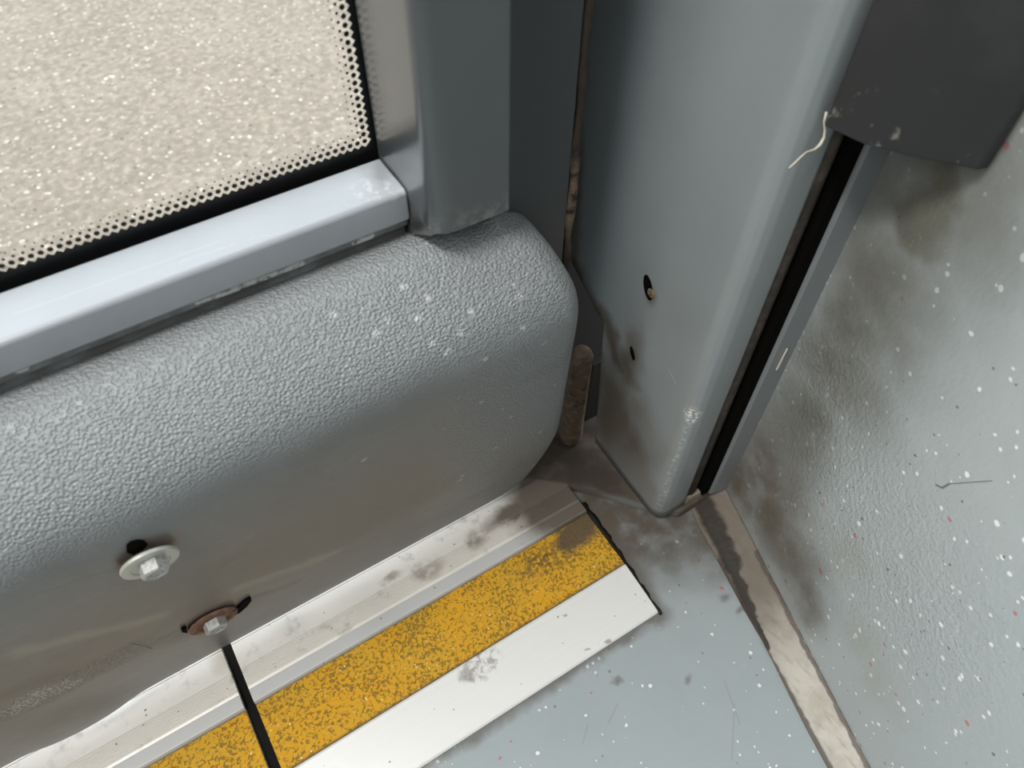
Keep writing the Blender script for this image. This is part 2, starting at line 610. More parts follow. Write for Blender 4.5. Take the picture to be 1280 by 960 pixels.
nH, nV = 470, 480
zb, xb = Z0 - PT * 0.62, X0 + PT * 0.62     # where the solid print begins
for i in range(nH):                         # level run, toothed edge
    x = X0 - i * PT
    poly([(x - PT / 2, 0.262), (x + PT / 2, 0.262), (x + PT / 2, zb + PT * 0.20), (x, zb - PT * 0.22), (x - PT / 2, zb + PT * 0.20)])
    if i > 0:
        dot(x, Z0, PT * 0.33)
        dot(x + PT / 2, Z0 + PT * 0.72, PT * 0.19, 8)
        if i > 1:
            dot(x, Z0 + PT * 1.42, PT * 0.11, 6)
for i in range(nV):                         # upright run
    z = Z0 + i * PT
    poly([(0.117, z - PT / 2), (0.117, z + PT / 2), (xb - PT * 0.20, z + PT / 2), (xb + PT * 0.22, z), (xb - PT * 0.20, z - PT / 2)])
    dot(X0, z, PT * 0.33)
    if i > 0:
        dot(X0 - PT * 0.72, z + PT / 2, PT * 0.19, 8)
        if i > 1:
            dot(X0 - PT * 1.42, z, PT * 0.11, 6)
poly([(X0 + PT / 2, 0.262), (0.117, 0.262), (0.117, Z0 - PT / 2), (X0 + PT / 2, Z0 - PT / 2)])
o = link('printed_border', from_data('printed_border', v, f), m.m, door)
o['label'] = 'black printed glass border fading in dots'

# ---- grey painted bottom rail of the window
GREY = (0.235, 0.262, 0.285)


def paint(name, col, base, rough=0.33):
    k = Mat(name, col, rough, 0, 0.5, base)
    k.mix(k.math('MULTIPLY', k.ramp(k.noise(30, 4), 0.35, 0.75), 0.35), tuple(c * 0.85 for c in col))
    k.bump(k.noise(25, 2), 0.10, 0.002)
    k.bump(k.noise(900, 2), 0.04, 0.0002)
    return k


m = paint('grey_rail_paint', (0.32, 0.338, 0.36), DB, 0.30)
RY = 0.2220
w1 = m.warp(0.006, 150)
RL = RY + 0.0013
FLY = (1.0, 0.25, 1.0)
chip = m.mx(*[m.seg(on_y(*a, RL), on_y(*b, RL), w, 0.4, w1, FLY) for a, b, w in (((246, 379), (300, 362), 0.0013), ((296, 358), (376, 332), 0.0024), ((444, 304), (464, 296), 0.0018), ((22, 464), (30, 461), 0.0012))])
chip = m.mul(chip, m.ramp(m.noise(260, 4), 0.35, 0.5))
w2 = m.warp(0.01, 120)
wear = m.mul(m.spot((0.083, 0.228, 0.3085), (0.017, 0.013, 0.01), 0.9, w2), m.ramp(m.noise(330, 5), 0.50, 0.62))
m.mix(m.math('MULTIPLY', wear, 0.6), (0.52, 0.51, 0.49))
m.mix(m.math('MULTIPLY', m.spot((0.089, 0.238, 0.3085), (0.012, 0.014, 0.01), 0.9, w2), 0.5), (0.16, 0.155, 0.15))
m.mix(m.math('MULTIPLY', m.mx(m.seg((0.0, 0.229, 0.3085), (0.047, 0.224, 0.3085), 0.0007, 0.5, w1), m.seg((-0.05, 0.232, 0.3085), (0.02, 0.231, 0.3085), 0.0006, 0.6)), 0.22), (0.45, 0.45, 0.45))
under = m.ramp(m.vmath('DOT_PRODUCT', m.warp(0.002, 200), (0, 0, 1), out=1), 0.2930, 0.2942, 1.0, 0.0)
m.mix(m.math('MULTIPLY', m.mul(under, m.ramp(m.noise(60, 4), 0.25, 0.6)), 0.8), (0.10, 0.093, 0.082))  # shade of the recess below the lip put into the paint
m.mix(chip, (0.60, 0.60, 0.56))
m.mixr(chip, 0.8)
o = prism('bottom_rail', [(0.2455, 0.262), (0.2455, 0.3085), (RY + 0.001, 0.3088), (RY - 0.001, 0.3078), (RY - 0.0012, 0.2955), (RY - 0.0002, 0.2940), (RY + 0.0012, 0.2932), (RY + 0.0014, 0.2895), (RY + 0.0050, 0.2885), (RY + 0.0050, 0.262)],
          -1.42, 0.0917, 'x', m.m, door, 0.0012)

# ---- side stile
m = paint('grey_stile_paint', (0.040, 0.044, 0.046), DB, 0.30)
m.b.inputs['Specular IOR Level'].default_value = 0.8
m.b.inputs['Coat Weight'].default_value = 0.9
m.b.inputs['Coat Roughness'].default_value = 0.22
lo = m.ramp(m.vmath('DOT_PRODUCT', m.warp(0.01, 90), (0, 0, 1), out=1), 0.300, 0.315, 1.0, 0.0)
m.mix(m.math('MULTIPLY', m.mul(lo, m.ramp(m.noise(200, 5), 0.45, 0.65)), 0.3), (0.30, 0.29, 0.26))
o = prism('side_stile', [(0.0920, 0.2480), (0.0915, 0.2060), (0.0930, 0.2020), (0.0965, 0.1995), (0.1010, 0.1990), (0.1250, 0.1990), (0.1250, 0.2480)], 0.3000, 1.84, 'z', m.m, door, 0.0012)
for p in o.data.polygons:
    p.use_smooth = True
# curved toe of the stile reaching down over the lower panel
prism('stile_toe', [(0.2450, 0.2720), (0.2450, 0.3095), (0.2200, 0.3095), (0.2020, 0.3010), (0.2035, 0.2990), (0.2190, 0.2880), (0.2290, 0.2720)], 0.0918, 0.1240, 'x', m.m, door)

# ---- flat dark filler panel beyond the stile, with its rusty edge seal
m = paint('dark_grey_filler_paint', (0.040, 0.044, 0.048), DB, 0.42)
m.mix(m.math('MULTIPLY', m.ramp(m.noise(35, 5), 0.5, 0.75), 0.4), (0.06, 0.06, 0.06))
lo = m.ramp(m.vmath('DOT_PRODUCT', m.warp(0.02, 60), (0, 0, 1), out=1), 0.25, 0.30, 1.0, 0.0)
m.mix(m.math('MULTIPLY', lo, 0.6), (0.055, 0.048, 0.042))
o = box('filler_panel', (0.1268, 0.2150, 0.215), (0.1655, 0.2200, 1.84), m.m, door, 0.0008)
m = Mat('rusty_seal', (0.045, 0.034, 0.027), 0.8, 0, 0.2, DB)
m.mix(m.math('MULTIPLY', m.spot((0.168, 0.215, 0.275), (0.01, 0.01, 0.035), 0.7, m.warp(0.02, 90)), 0.9), (0.16, 0.115, 0.08))
m.mix(m.ramp(m.noise(180, 5), 0.5, 0.7), (0.030, 0.022, 0.018))
m.bump(m.noise(300, 4), 0.5, 0.002)
pts, rr = [], []
for i in range(140):
    z = 0.231 + i * 0.0115
    pts.append((0.1680 + 0.0005 * math.sin(i * 1.7), 0.2160, z))
    rr.append(0.0020 + 0.0005 * math.sin(i * 2.3) + (0.0006 if 2 < i < 7 else 0))
o = tube('edge_seal', pts, rr, m.m, door, 7)
o['label'] = 'rusty brown edge seal'

# ---- moulded lower panel with the leather grain
PROF = [(0.2260, 0.2840), (0.2160, 0.2870), (0.2090, 0.2862), (0.2030, 0.2825), (0.1970, 0.2775), (0.1910, 0.2720), (0.1855, 0.2660), (0.1810, 0.2590), (0.1785, 0.2510), (0.1780, 0.2420), (0.1790, 0.2320),
        (0.1812, 0.2180), (0.1845, 0.2000), (0.1880, 0.1800), (0.1915, 0.1600), (0.1950, 0.1400), (0.1984, 0.1200), (0.2005, 0.1080), (0.2035, 0.0950), (0.2068, 0.0800), (0.2104, 0.0640), (0.2135, 0.0480), (0.2160, 0.0350),
        (0.2185, 0.0260), (0.2225, 0.0215), (0.2300, 0.0200)]


def face_y(z):
    for (y0, z0), (y1, z1) in zip(PROF[2:], PROF[3:]):
        if z1 <= z <= z0:
            return y0 + (y1 - y0) * (z0 - z) / max(z0 - z1, 1e-9)
    return PROF[2][0] if z > PROF[2][1] else PROF[-1][0]


def on_panel(px, py):
    r = ray(px, py).normalized()
    s = 0.15
    while s < 0.9:
        p = EYE + r * s
        if p.y >= face_y(p.z):
            return p
        s += 0.0004
    return EYE + r * 0.4


m = Mat('leather_grained_grey_plastic', (0.250, 0.262, 0.268), 0.40, 0, 0.55, DB)
m.mix(m.math('MULTIPLY', m.ramp(m.noise(26, 4), 0.35, 0.75), 0.3), (0.215, 0.225, 0.228))
zz = m.vmath('DOT_PRODUCT', m.warp(0.012, 40), (0, 0, 1), out=1)
smooth_face = m.ramp(zz, 0.235, 0.262, 1.0, 0.0)       # the rubbed, flat front
right = m.ramp(m.vmath('DOT_PRODUCT', m.pos, (1, 0, 0), out=1), 0.06, 0.12)
grain_amt = m.mx(m.math('SUBTRACT', 1.0, smooth_face), m.math('MULTIPLY', right, 0.7))
m.mix(m.mul(smooth_face, m.math('MULTIPLY_ADD', right, -0.6, 0.85)), (0.143, 0.144, 0.140))
m.mix(m.math('MULTIPLY', m.mul(smooth_face, m.ramp(m.noise(18, 5), 0.45, 0.7)), 0.5), (0.124, 0.121, 0.112))
m.mix(m.math('MULTIPLY', m.mul(smooth_face, m.ramp(m.noise(40, 6, 0.7), 0.55, 0.75)), 0.35), (0.22, 0.22, 0.212))
streak = m.noise(1.0, 4, 0.6, m.scaled((60, 300, 420)))
m.mix(m.math('MULTIPLY', m.mul(smooth_face, m.ramp(streak, 0.58, 0.75)), 0.25), (0.25, 0.25, 0.24))
# white nicks, mostly towards the right hand end
nick = m.flecks(150, 0.05, 0.22, (0.50, 0.51, 0.50), 2.2, m.math('MULTIPLY', right, 0.8))
wk = m.warp(0.004, 300)
spots = [(650, 370), (505, 358), (521, 398), (534, 372), (470, 418), (415, 395), (485, 400), (575, 415), (560, 440), (655, 410), (680, 430), (455, 575), (640, 585), (575, 600), (620, 560), (590, 390), (540, 430)]
m.mix(m.math('MULTIPLY', m.mul(m.mx(*[m.spot(on_panel(*q), (0.0022,) * 3, 0.7, wk) for q in spots]), m.ramp(m.noise(700, 3), 0.35, 0.5)), 0.85), (0.52, 0.53, 0.52))
# dark grime by the bolts and the lower edge
FLY = (1.0, 0.15, 1.0)
gr = m.mx(m.seg(on_panel(-10, 872), on_panel(225, 796), 0.014, 1.0, m.warp(0.02, 60), FLY), m.seg(on_panel(312, 750), on_panel(370, 728), 0.006, 0.6, m.warp(0.006, 90), FLY))
m.mix(m.math('MULTIPLY', gr, 0.45), (0.085, 0.083, 0.078))
lit = m.mx(m.seg(on_panel(20, 815), on_panel(200, 772), 0.008, 1.0, m.warp(0.012, 60), FLY), m.seg(on_panel(300, 735), on_panel(420, 690), 0.008, 1.0, m.warp(0.012, 60), FLY))
m.mix(m.math('MULTIPLY', lit, 0.55), (0.30, 0.285, 0.25))  # lit rims above pad and tear painted as a lighter tone
oval = m.mx(m.spot(on_panel(70, 862), (0.034, 0.03, 0.0185), 0.35, m.warp(0.012, 60), FLY), m.spot(on_panel(135, 828), (0.028, 0.03, 0.016), 0.35, m.warp(0.012, 60), FLY))
m.mix(m.math('MULTIPLY', oval, 0.85), (0.072, 0.079, 0.083))
net = m.ramp(m.voro(420, m.pos, 'DISTANCE_TO_EDGE').outputs['Distance'], 0.06, 0.14, 1.0, 0.0)
rub = m.mul(net, m.mx(m.spot(on_panel(45, 872), (0.026, 0.03, 0.016), 0.8, m.warp(0.02, 80), FLY), m.spot(on_panel(85, 858), (0.012, 0.03, 0.007), 0.8, m.warp(0.01, 80), FLY), m.math('MULTIPLY', oval, 0.25)))
m.mix(m.math('MULTIPLY', rub, 0.75), (0.46, 0.47, 0.47))
# rust stains around the lower washer and the upper slot
rs = m.mx(m.spot(on_panel(262, 768), (0.019, 0.02, 0.0125), 0.35, m.warp(0.006, 110), FLY), m.spot(on_panel(186, 688), (0.0145, 0.012, 0.0125), 0.3, m.warp(0.004, 110), FLY))
m.mix(m.math('MULTIPLY', rs, 0.55), (0.165, 0.105, 0.08))
# cracks
ck = m.mx(*[m.seg(on_panel(*a), on_panel(*b), 0.0006, 0.4, None, FLY) for a, b in (((233, 786), (203, 798)), ((203, 798), (182, 808)), ((165, 804), (182, 808)), ((182, 808), (190, 811)), ((318, 746), (334, 740)), ((115, 842), (128, 838)))])
m.mix(m.math('MULTIPLY', ck, 0.9), (0.03, 0.027, 0.024))
ck2 = m.mx(m.seg(on_panel(40, 745), on_panel(150, 708), 0.0005, 0.6, None, FLY), m.seg(on_panel(145, 650), on_panel(150, 660), 0.0004, 0.5, None, FLY), m.seg(on_panel(480, 655), on_panel(600, 618), 0.0005, 0.6, None, FLY))
m.mix(m.math('MULTIPLY', ck2, 0.4), (0.07, 0.068, 0.06))
lv = m.vmath('MULTIPLY', m.warp(0.001, 220), (0.85, 1.0, 1.0))
cell = m.voro(820, lv, 'SMOOTH_F1')
cell.inputs['Smoothness'].default_value = 0.12
h = m.ramp(cell.outputs['Distance'], 0.15, 0.75)
h = m.math('ADD', h, m.math('MULTIPLY', m.noise(1300, 3), 0.15))
h = m.math('MULTIPLY', h, m.math('MULTIPLY_ADD', grain_amt, 0.93, 0.05))
m.bump(h, 0.85, 0.0006)
m.bump(m.noise(30, 3), 0.2, 0.003)
panel_mat = m.m

v, f = [], []


def x_end(z):
    if z > 0.25:
        a = (0.2870 - z) / 0.037
        return 0.134 + 0.0225 * math.sqrt(max(0, min(1, a)))
    e = 0.1565 + 0.017 * min(1, max(0, (0.25 - z) / 0.16))
    if z < 0.105:
        a = min(1.0, (0.105 - z) / 0.085)
        e -= 0.034 * (1 - math.sqrt(max(0.0, 1 - a * a)))
    return e


xs = [-1.42 + 0.05 * i for i in range(20)] + [-0.42 + 0.012 * i for i in range(44)]
RND = 0.017
ring = None
for (y, z) in PROF:
    xe = x_end(z)
    row = []
    for x in xs:
        if x < xe - RND:
            d = 0.0
            e2 = ((x + 0.150) / 0.032) ** 2 + ((z - 0.045) / 0.038) ** 2     # moulded oval pad near the sill
            if e2 < 1 and z < 0.12:
                d = -0.0046 * (1 - e2) ** 0.6
            e3 = ((x + 0.056) / 0.030) ** 2 + ((z - 0.108) / 0.013) ** 2       # sunken seat of the lower bolt
            if e3 < 1:
                d += 0.0022 * (1 - e3)
            row.append((x, y + d, z))
        else:
            row.append((xe - RND, y, z))
    for k in range(1, 9):
        a = math.pi / 2 * k / 8
        row.append((xe - RND + RND * math.sin(a), y + RND * (1 - math.cos(a)), z - (0.004 * (1 - math.cos(a)) if z > 0.24 else 0)))
    row.append((xe, 0.244, z - (0.004 if z > 0.24 else 0)))
    v.extend(row)
    W = len(row)
for i in range(len(PROF) - 1):
    for k in range(W - 1):
        a, b, c, d = i * W + k, i * W + k + 1, (i + 1) * W + k + 1, (i + 1) * W + k
        f.append((a, b, c, d))
kick = link('lower_panel', from_data('lower_panel', v, f), panel_mat, door, None, True)
kick['label'] = 'leather grained grey moulded plastic panel with two bolts'
sd = kick.modifiers.new('smooth', 'SUBSURF')
sd.levels = sd.render_levels = 1

# ---- bolts, washers and openings of the lower panel
FN = Vector((0, -0.985, -0.172)).normalized()          # outward normal of the front
zinc = simple('dull_zinc', (0.46, 0.46, 0.44), 0.38, 0.55, 0.5, 0.12, 300)
m = Mat('rough_zinc_head', (0.46, 0.46, 0.44), 0.55, 0.3, 0.4)
m.mix(m.ramp(m.noise(600, 4), 0.45, 0.7), (0.25, 0.25, 0.24))
m.bump(m.noise(700, 3), 0.5, 0.0008)
head_mat = m.m
m = Mat('rust', (0.175, 0.085, 0.055), 0.8, 0, 0.3)
m.mix(m.ramp(m.noise(200, 5), 0.4, 0.65), (0.24, 0.135, 0.095))
m.mix(m.ramp(m.noise(120, 5), 0.55, 0.7), (0.07, 0.04, 0.03))
m.bump(m.noise(500, 4), 0.4, 0.001)
rust = m.m
black = simple('dark_opening', (0.004, 0.0035, 0.003), 0.9, 0, 0.05)
wash_pale = simple('pale_zinc_washer', (0.52, 0.52, 0.47), 0.42, 0.25, 0.5, 0.10, 260)


def washer(c, mat, label=None, sc_=1.0):
    o = lathe('washer', [(q * sc_, h) for q, h in ((0.0085, 0.0002), (0.0134, 0.0003), (0.0138, 0.0010), (0.0134, 0.0019), (0.0095, 0.0020), (0.0092, 0.0016), (0.002, 0.0016))], mat, kick, c, FN)
    for p in o.data.polygons:
        p.use_smooth = False
    if label:
        o['label'] = label
    return o


def bolt(c, label, sc_=1.0):
    o = lathe('bolt', [(q * sc_, h) for q, h in ((0.0072, 0.0008), (0.0072, 0.0058), (0.0070, 0.0064), (0.0058, 0.0070), (0.0050, 0.0066), (0.0046, 0.0063))], head_mat, kick, c, FN, hexa=True)
    o['label'] = label
    return o


P1 = on_panel(184, 694)
P1n = Vector((P1.x, face_y(P1.z), P1.z)) + FN * 0.0022
washer(P1n, wash_pale, 'pale zinc washer', 0.82)
bolt(P1n + Vector((0.0006, 0, 0)), 'zinc hex bolt head on the pale washer', 0.78)
P2 = on_panel(266, 774)
P2n = Vector((P2.x, face_y(P2.z) + 0.0015, P2.z)) + FN * 0.0012
washer(P2n, rust, 'rusty brown washer', 0.95)
bolt(P2n, 'dull hex bolt head on the rusty washer', 0.85)


def hole(pts, name='slot_hole'):
    """a dark opening: a shallow lens of dark lining just proud of the skin"""
    q = [on_panel(*p) for p in pts]
    c = sum(q, Vector()) / len(q)
    vv = [Vector((p.x, face_y(p.z), p.z)) + FN * 0.0007 for p in q] + [Vector((p.x, face_y(p.z), p.z)) - FN * 0.002 for p in q]
    n = len(q)
    ff = [tuple(range(n)), tuple(range(2 * n - 1, n - 1, -1))] + [(i, (i + 1) % n, n + (i + 1) % n, n + i) for i in range(n)]
    return link(name, from_data(name, vv, ff), black, kick)


hole([(158, 689), (158, 681), (163, 676), (172, 674), (180, 675), (184, 679), (178, 686), (166, 692)])
hole([(292, 768), (297, 758), (306, 750), (313, 746), (314, 749), (308, 757), (299, 765)], 'tear')
hole([(227, 789), (227, 786), (233, 784), (234, 790)], 'tear')

# ================================================================== THRESHOLD PLATES
ZY = 0.0065                                 # height of the yellow strip
yA = on_z(670, 864, 0.0005).y
yA = 0.1005
yB = on_z(570, 835, ZY).y
yC = on_z(515, 767, ZY).y
yD = on_z(595, 700, 0.009).y


def plate_mat(name, base, right_plate):
    k = Mat(name, (0.74, 0.735, 0.715), 0.42, 0.1, 0.5, base)
    brush = k.noise(1.0, 3, 0.6, k.scaled((6, 900, 900)))
    k.mix(k.math('MULTIPLY', k.ramp(brush, 0.35, 0.75), 0.12), (0.60, 0.595, 0.57))
    yy = k.vmath('DOT_PRODUCT', k.pos, (0, 1, 0), out=1)
    rear = k.ramp(yy, yD - 0.0006, yD + 0.0006)
    k.mix(k.math('MULTIPLY', rear, 0.8), (0.78, 0.735, 0.66))
    mid = k.mul(k.ramp(yy, yC - 0.002, yC), k.math('SUBTRACT', 1.0, rear))
    k.mix(k.math('MULTIPLY', mid, 0.8), (0.50, 0.50, 0.49))
    k.mix(k.math('MULTIPLY', k.mul(rear, k.ramp(k.noise(60, 6, 0.65), 0.56, 0.72)), 0.6), (0.42, 0.385, 0.33))
    k.flecks(300, 0.02, 0.2, (0.25, 0.22, 0.19), 3.3)
    wv = k.warp(0.012, 90)
    if right_plate:
        d1 = k.mx(k.spot(on_z(700, 618, 0.009), (0.052, 0.046, 0.02), 0.5, wv), k.spot(on_z(640, 640, 0.009), (0.035, 0.012, 0.02), 0.8, wv), k.spot(on_z(735, 640, 0.009), (0.03, 0.03, 0.02), 0.5, wv))
        k.mix(k.math('MULTIPLY', d1, 0.92), (0.115, 0.088, 0.063))
        d2 = k.mx(k.spot(on_z(535, 712, 0.009), (0.018, 0.010, 0.02), 0.9, wv), k.spot(on_z(595, 672, 0.009), (0.022, 0.010, 0.02), 0.9, wv), k.spot(on_z(490, 722, 0.009), (0.012, 0.006, 0.02), 0.9, wv))
        k.mix(k.math('MULTIPLY', k.mul(d2, k.ramp(k.noise(90, 5), 0.3, 0.6)), 0.8), (0.26, 0.205, 0.15))
        ring_v = k.warp(0.008, 160)
        gum = k.spot(on_z(600, 832, 0.004), (0.018, 0.010, 0.02), 0.35, ring_v)
        k.mix(k.math('MULTIPLY', k.mul(gum, k.ramp(k.noise(240, 5), 0.42, 0.62)), 0.8), (0.30, 0.28, 0.26))
        k.mix(k.math('MULTIPLY', k.spot(on_z(584, 846, 0.004), (0.006, 0.005, 0.02), 0.6, ring_v), 0.6), (0.30, 0.26, 0.24))
        k.mix(k.math('MULTIPLY', k.mx(*[k.spot(on_z(a, b, 0.003), (r, r * 0.5, 0.02), 0.6, ring_v) for a, b, r in ((735, 812, 0.003), (760, 803, 0.003), (706, 771, 0.003))]), 0.7), (0.25, 0.23, 0.20))
    sc = [((150, 803), (118, 852))] if not right_plate else [((585, 880), (592, 912)), ((407, 920), (410, 950)), ((700, 768), (712, 774)), ((430, 800), (440, 790))]
    sc = [((80, 933), (112, 904)), ((262, 850), (266, 880))] if not right_plate else sc
    k.mix(k.math('MULTIPLY', k.mx(*[k.seg(on_z(*a, 0.008), on_z(*b, 0.008), 0.0006, 0.5) for a, b in sc]), 0.55), (0.22, 0.20, 0.18))
    if not right_plate:
        k.mix(k.math('MULTIPLY', k.spot(on_z(278, 815, 0.009), (0.012, 0.02, 0.02), 0.9, wv), 0.6), (0.36, 0.30, 0.21))
    k.bump(brush, 0.06, 0.0004)
    return k.m


def grip_mat(name, base, right_plate):
    k = Mat(name, (0.60, 0.335, 0.022), 0.7, 0, 0.3, base)
    k.mix(k.ramp(k.noise(40, 4), 0.35, 0.7), (0.66, 0.335, 0.014))
    n1 = k.noise(480, 4, 0.6, None, 0.6)
    thr = k.math('MULTIPLY_ADD', k.noise(45, 3), 0.22, 0.40)
    k.mix(k.math('MULTIPLY', k.ramp(k.math('SUBTRACT', n1, thr), 0.0, 0.05), 0.72), (0.13, 0.085, 0.02))
    k.flecks(620, 0.012, 0.3, (0.85, 0.80, 0.66), 7.7)
    wv = k.warp(0.014, 100)
    if right_plate:
        d = k.mx(k.spot(on_z(722, 668, ZY), (0.024, 0.014, 0.02), 0.5, wv), k.spot(on_z(735, 645, ZY), (0.020, 0.012, 0.02), 0.4, wv))
        k.mix(k.math('MULTIPLY', d, 0.92), (0.085, 0.066, 0.045))
        d = k.spot(on_z(680, 700, ZY), (0.035, 0.016, 0.02), 0.9, wv)
        k.mix(k.math('MULTIPLY', k.mul(d, k.ramp(k.noise(300, 4), 0.42, 0.55)), 0.8), (0.085, 0.065, 0.03))
    yy = k.vmath('DOT_PRODUCT', k.warp(0.002, 160), (0, 1, 0), out=1)
    k.mix(k.math('MULTIPLY', k.ramp(yy, yB + 0.0005, yB + 0.0025, 1.0, 0.0), 0.75), (0.10, 0.075, 0.04))
    k.mix(k.math('MULTIPLY', k.ramp(yy, yC - 0.0015, yC - 0.0004, 0.0, 1.0), 0.7), (0.10, 0.075, 0.04))
    k.bump(n1, 0.5, 0.0012)
    return k.m


def ribs(y0, y1, z, n, depth):
    out = []
    for i in range(n):
        a = y0 + (y1 - y0) * i / n
        b = (y1 - y0) / n
        out += [(a, z), (a + b * 0.62, z), (a + b * 0.70, z - depth), (a + b * 0.92, z - depth)]
    return out


def plate(x0, x1, label, right_plate):
    base = (x0, yA, 0.0)
    root = thing('threshold_plate', base, label, 'threshold', None)
    pr = [(yA, 0.0004), (yA, 0.0016), (yA + 0.0012, 0.0026), (yA + 0.018, 0.0048), (yB - 0.0012, 0.0066), (yB, ZY - 0.0003), (yB + 0.0003, ZY - 0.0015), (yC - 0.0003, ZY - 0.0015), (yC, ZY + 0.0001), (yC + 0.0008, 0.0086),
          (yC + 0.0016, 0.0090), (yD - 0.0003, 0.0090), (yD, 0.0086)]
    pr += [(0.1952, 0.0090)] + ribs(0.1955, 0.2078, 0.0090, 10, 0.0006)
    pr += [(0.2082, 0.0091), (0.2254, 0.0091), (0.2257, 0.0084)]
    pr += ribs(0.2260, 0.2395, 0.0091, 10, 0.0007)
    pr += [(0.2400, 0.0091), (0.2410, 0.0004)]
    prism('tread_body', pr, x0, x1, 'x', plate_mat('brushed_aluminium_' + ('long' if right_plate else 'short'), base, right_plate), root)
    g = prism('grip_strip', [(yB + 0.0004, ZY - 0.0014), (yB + 0.0004, ZY), (yC - 0.0006, ZY), (yC - 0.0006, ZY - 0.0014)], x0 + 0.0002, x1 - 0.0002, 'x', grip_mat('worn_yellow_grip_' + ('long' if right_plate else 'short'), base, right_plate), root)
    g['label'] = 'worn yellow anti-slip strip'
    return root


xg1 = on_z(288, 797, 0.009).x
XR = 0.1835
plate(-0.0655, XR, 'aluminium threshold plate with yellow strip and free end beside the grey post', True)
plate(-1.40, -0.0718, 'aluminium threshold plate cut off by the frame, left of the dark joint', False)
rub = simple('black_gap_fill', (0.007, 0.006, 0.0055), 0.75, 0, 0.15)
o = prism('joint_strip', [(0.103, 0.0004), (0.103, 0.0018), (0.138, 0.0030), (0.185, 0.0036), (0.240, 0.0046), (0.240, 0.0004)], -0.0716, -0.0658, 'x', rub)  # black strip added in place of the dark gap between the plates
tag(o, 'narrow black strip added for the dark gap between the two threshold plates', 'joint strip')
mm = Mat('dark_joint_line', (0.022, 0.018, 0.015), 0.7, 0, 0.3)  # added strip stands for the dark gap line at the plate's free end
mm.bump(mm.noise(200, 4), 0.5, 0.002)
v, f = [], []
n = 30
for i in range(n + 1):
    t = i / n
    y = 0.0985 + 0.096 * t
    wv = 0.0006 * math.sin(i * 1.3) + 0.0004 * math.sin(i * 2.9)
    wd_ = 0.0022 + 0.0042 * min(1, t * 1.3) + wv
    for (u, z) in ((0.0, 0.0003), (0.0, 0.003), (0.5, 0.0022), (1.0, 0.0003)):
        v.append((XR + 0.0002 + wd_ * u, y, z))
for i in range(n):
    for k in range(4):
        k2 = (k + 1) % 4
        f.append((i * 4 + k, i * 4 + k2, (i + 1) * 4 + k2, (i + 1) * 4 + k))
f += [(0, 1, 2, 3), (n * 4 + 3, n * 4 + 2, n * 4 + 1, n * 4)]
o = link('dark_end_strip', from_data('dark_end_strip', v, f), mm.m, None, (XR, 0.1, 0), True)
tag(o, 'added dark strip on the floor along the free end of the threshold plate', 'sealant')

# ================================================================== DOOR POST
PB = (0.235, 0.16, 0.006)
post = thing('door_post', PB, 'grey painted metal door post with rusty screw slots and a dark channel', 'post')
m = paint('grey_post_paint', (0.255, 0.282, 0.286), PB, 0.32)
wv = m.warp(0.04, 30)


def PX(px, py):
    return on_x(px, py, 0.221)


br = m.mx(m.spot(PX(765, 520), (0.03, 0.034, 0.090), 0.9, wv), m.spot(PX(785, 550), (0.03, 0.045, 0.075), 1.0, wv), m.spot(PX(770, 520), (0.03, 0.022, 0.075), 0.8, wv), m.spot(PX(790, 450), (0.03, 0.02, 0.05), 0.9, wv), m.seg(PX(722, 330), PX(775, 450), 0.013, 0.9, wv), m.seg(PX(725, -40), PX(722, 330), 0.010, 1.0, m.warp(0.012, 50)))
m.mix(m.math('MULTIPLY', br, 0.90), (0.100, 0.082, 0.062))
br2 = m.spot(PX(800, 610), (0.03, 0.03, 0.05), 1.0, wv)
m.mix(m.math('MULTIPLY', br2, 0.6), (0.17, 0.155, 0.135))
rs = m.mx(m.spot(PX(815, 370), (0.02, 0.0075, 0.011), 0.8, m.warp(0.004, 120)), m.spot(PX(793, 446), (0.02, 0.006, 0.008), 0.8, m.warp(0.004, 120)))
m.mix(m.math('MULTIPLY', rs, 0.7), (0.13, 0.10, 0.075))
chipc = Vector((0.2245, 0.1555, on_x(862, 515, 0.2245).z))
ch = m.mul(m.spot(chipc, (0.006, 0.006, 0.010), 0.6, m.warp(0.006, 200)), m.ramp(m.noise(500, 4), 0.42, 0.55))
m.mix(ch, (0.72, 0.72, 0.68))
edgew = m.mul(m.seg((0.2238, 0.1555, 0.02), (0.2238, 0.1555, 0.13), 0.0035, 0.7, m.warp(0.006, 120)), m.ramp(m.noise(300, 5), 0.5, 0.62))
m.mix(m.math('MULTIPLY', edgew, 0.6), (0.5, 0.5, 0.48))
sc = m.mx(m.seg(PX(812, 412), PX(845, 480), 0.0004, 0.5), m.seg(PX(870, 460), PX(869, 472), 0.0004, 0.5))
m.mix(m.math('MULTIPLY', sc, 0.7), (0.5, 0.5, 0.47))
m.flecks(60, 0.05, 0.05, (0.6, 0.6, 0.57), 4.4)
post_mat = m.m
# folded sheet: plan outline of the outer skin, main face towards the door opening
R0 = [(0.2190, 0.2830), (0.2192, 0.2700), (0.2196, 0.2260), (0.2204, 0.1900), (0.2212, 0.1660), (0.2217, 0.1605), (0.2232, 0.1565), (0.2258, 0.1538), (0.2300, 0.1522), (0.2360, 0.1515), (0.2440, 0.1512), (0.2452, 0.1520), (0.2455, 0.1700)]
BOT = {0.2830: 0.1650, 0.2700: 0.1575, 0.2260: 0.0160}


def bottom(y, x):
    if y > 0.262:
        return 0.1575 + (y - 0.27) * 0.6
    if y > 0.226:
        return 0.0160
    return 0.0155 - (0.226 - y) / 0.07 * 0.0080 + max(0, (x - 0.231)) * 2.2


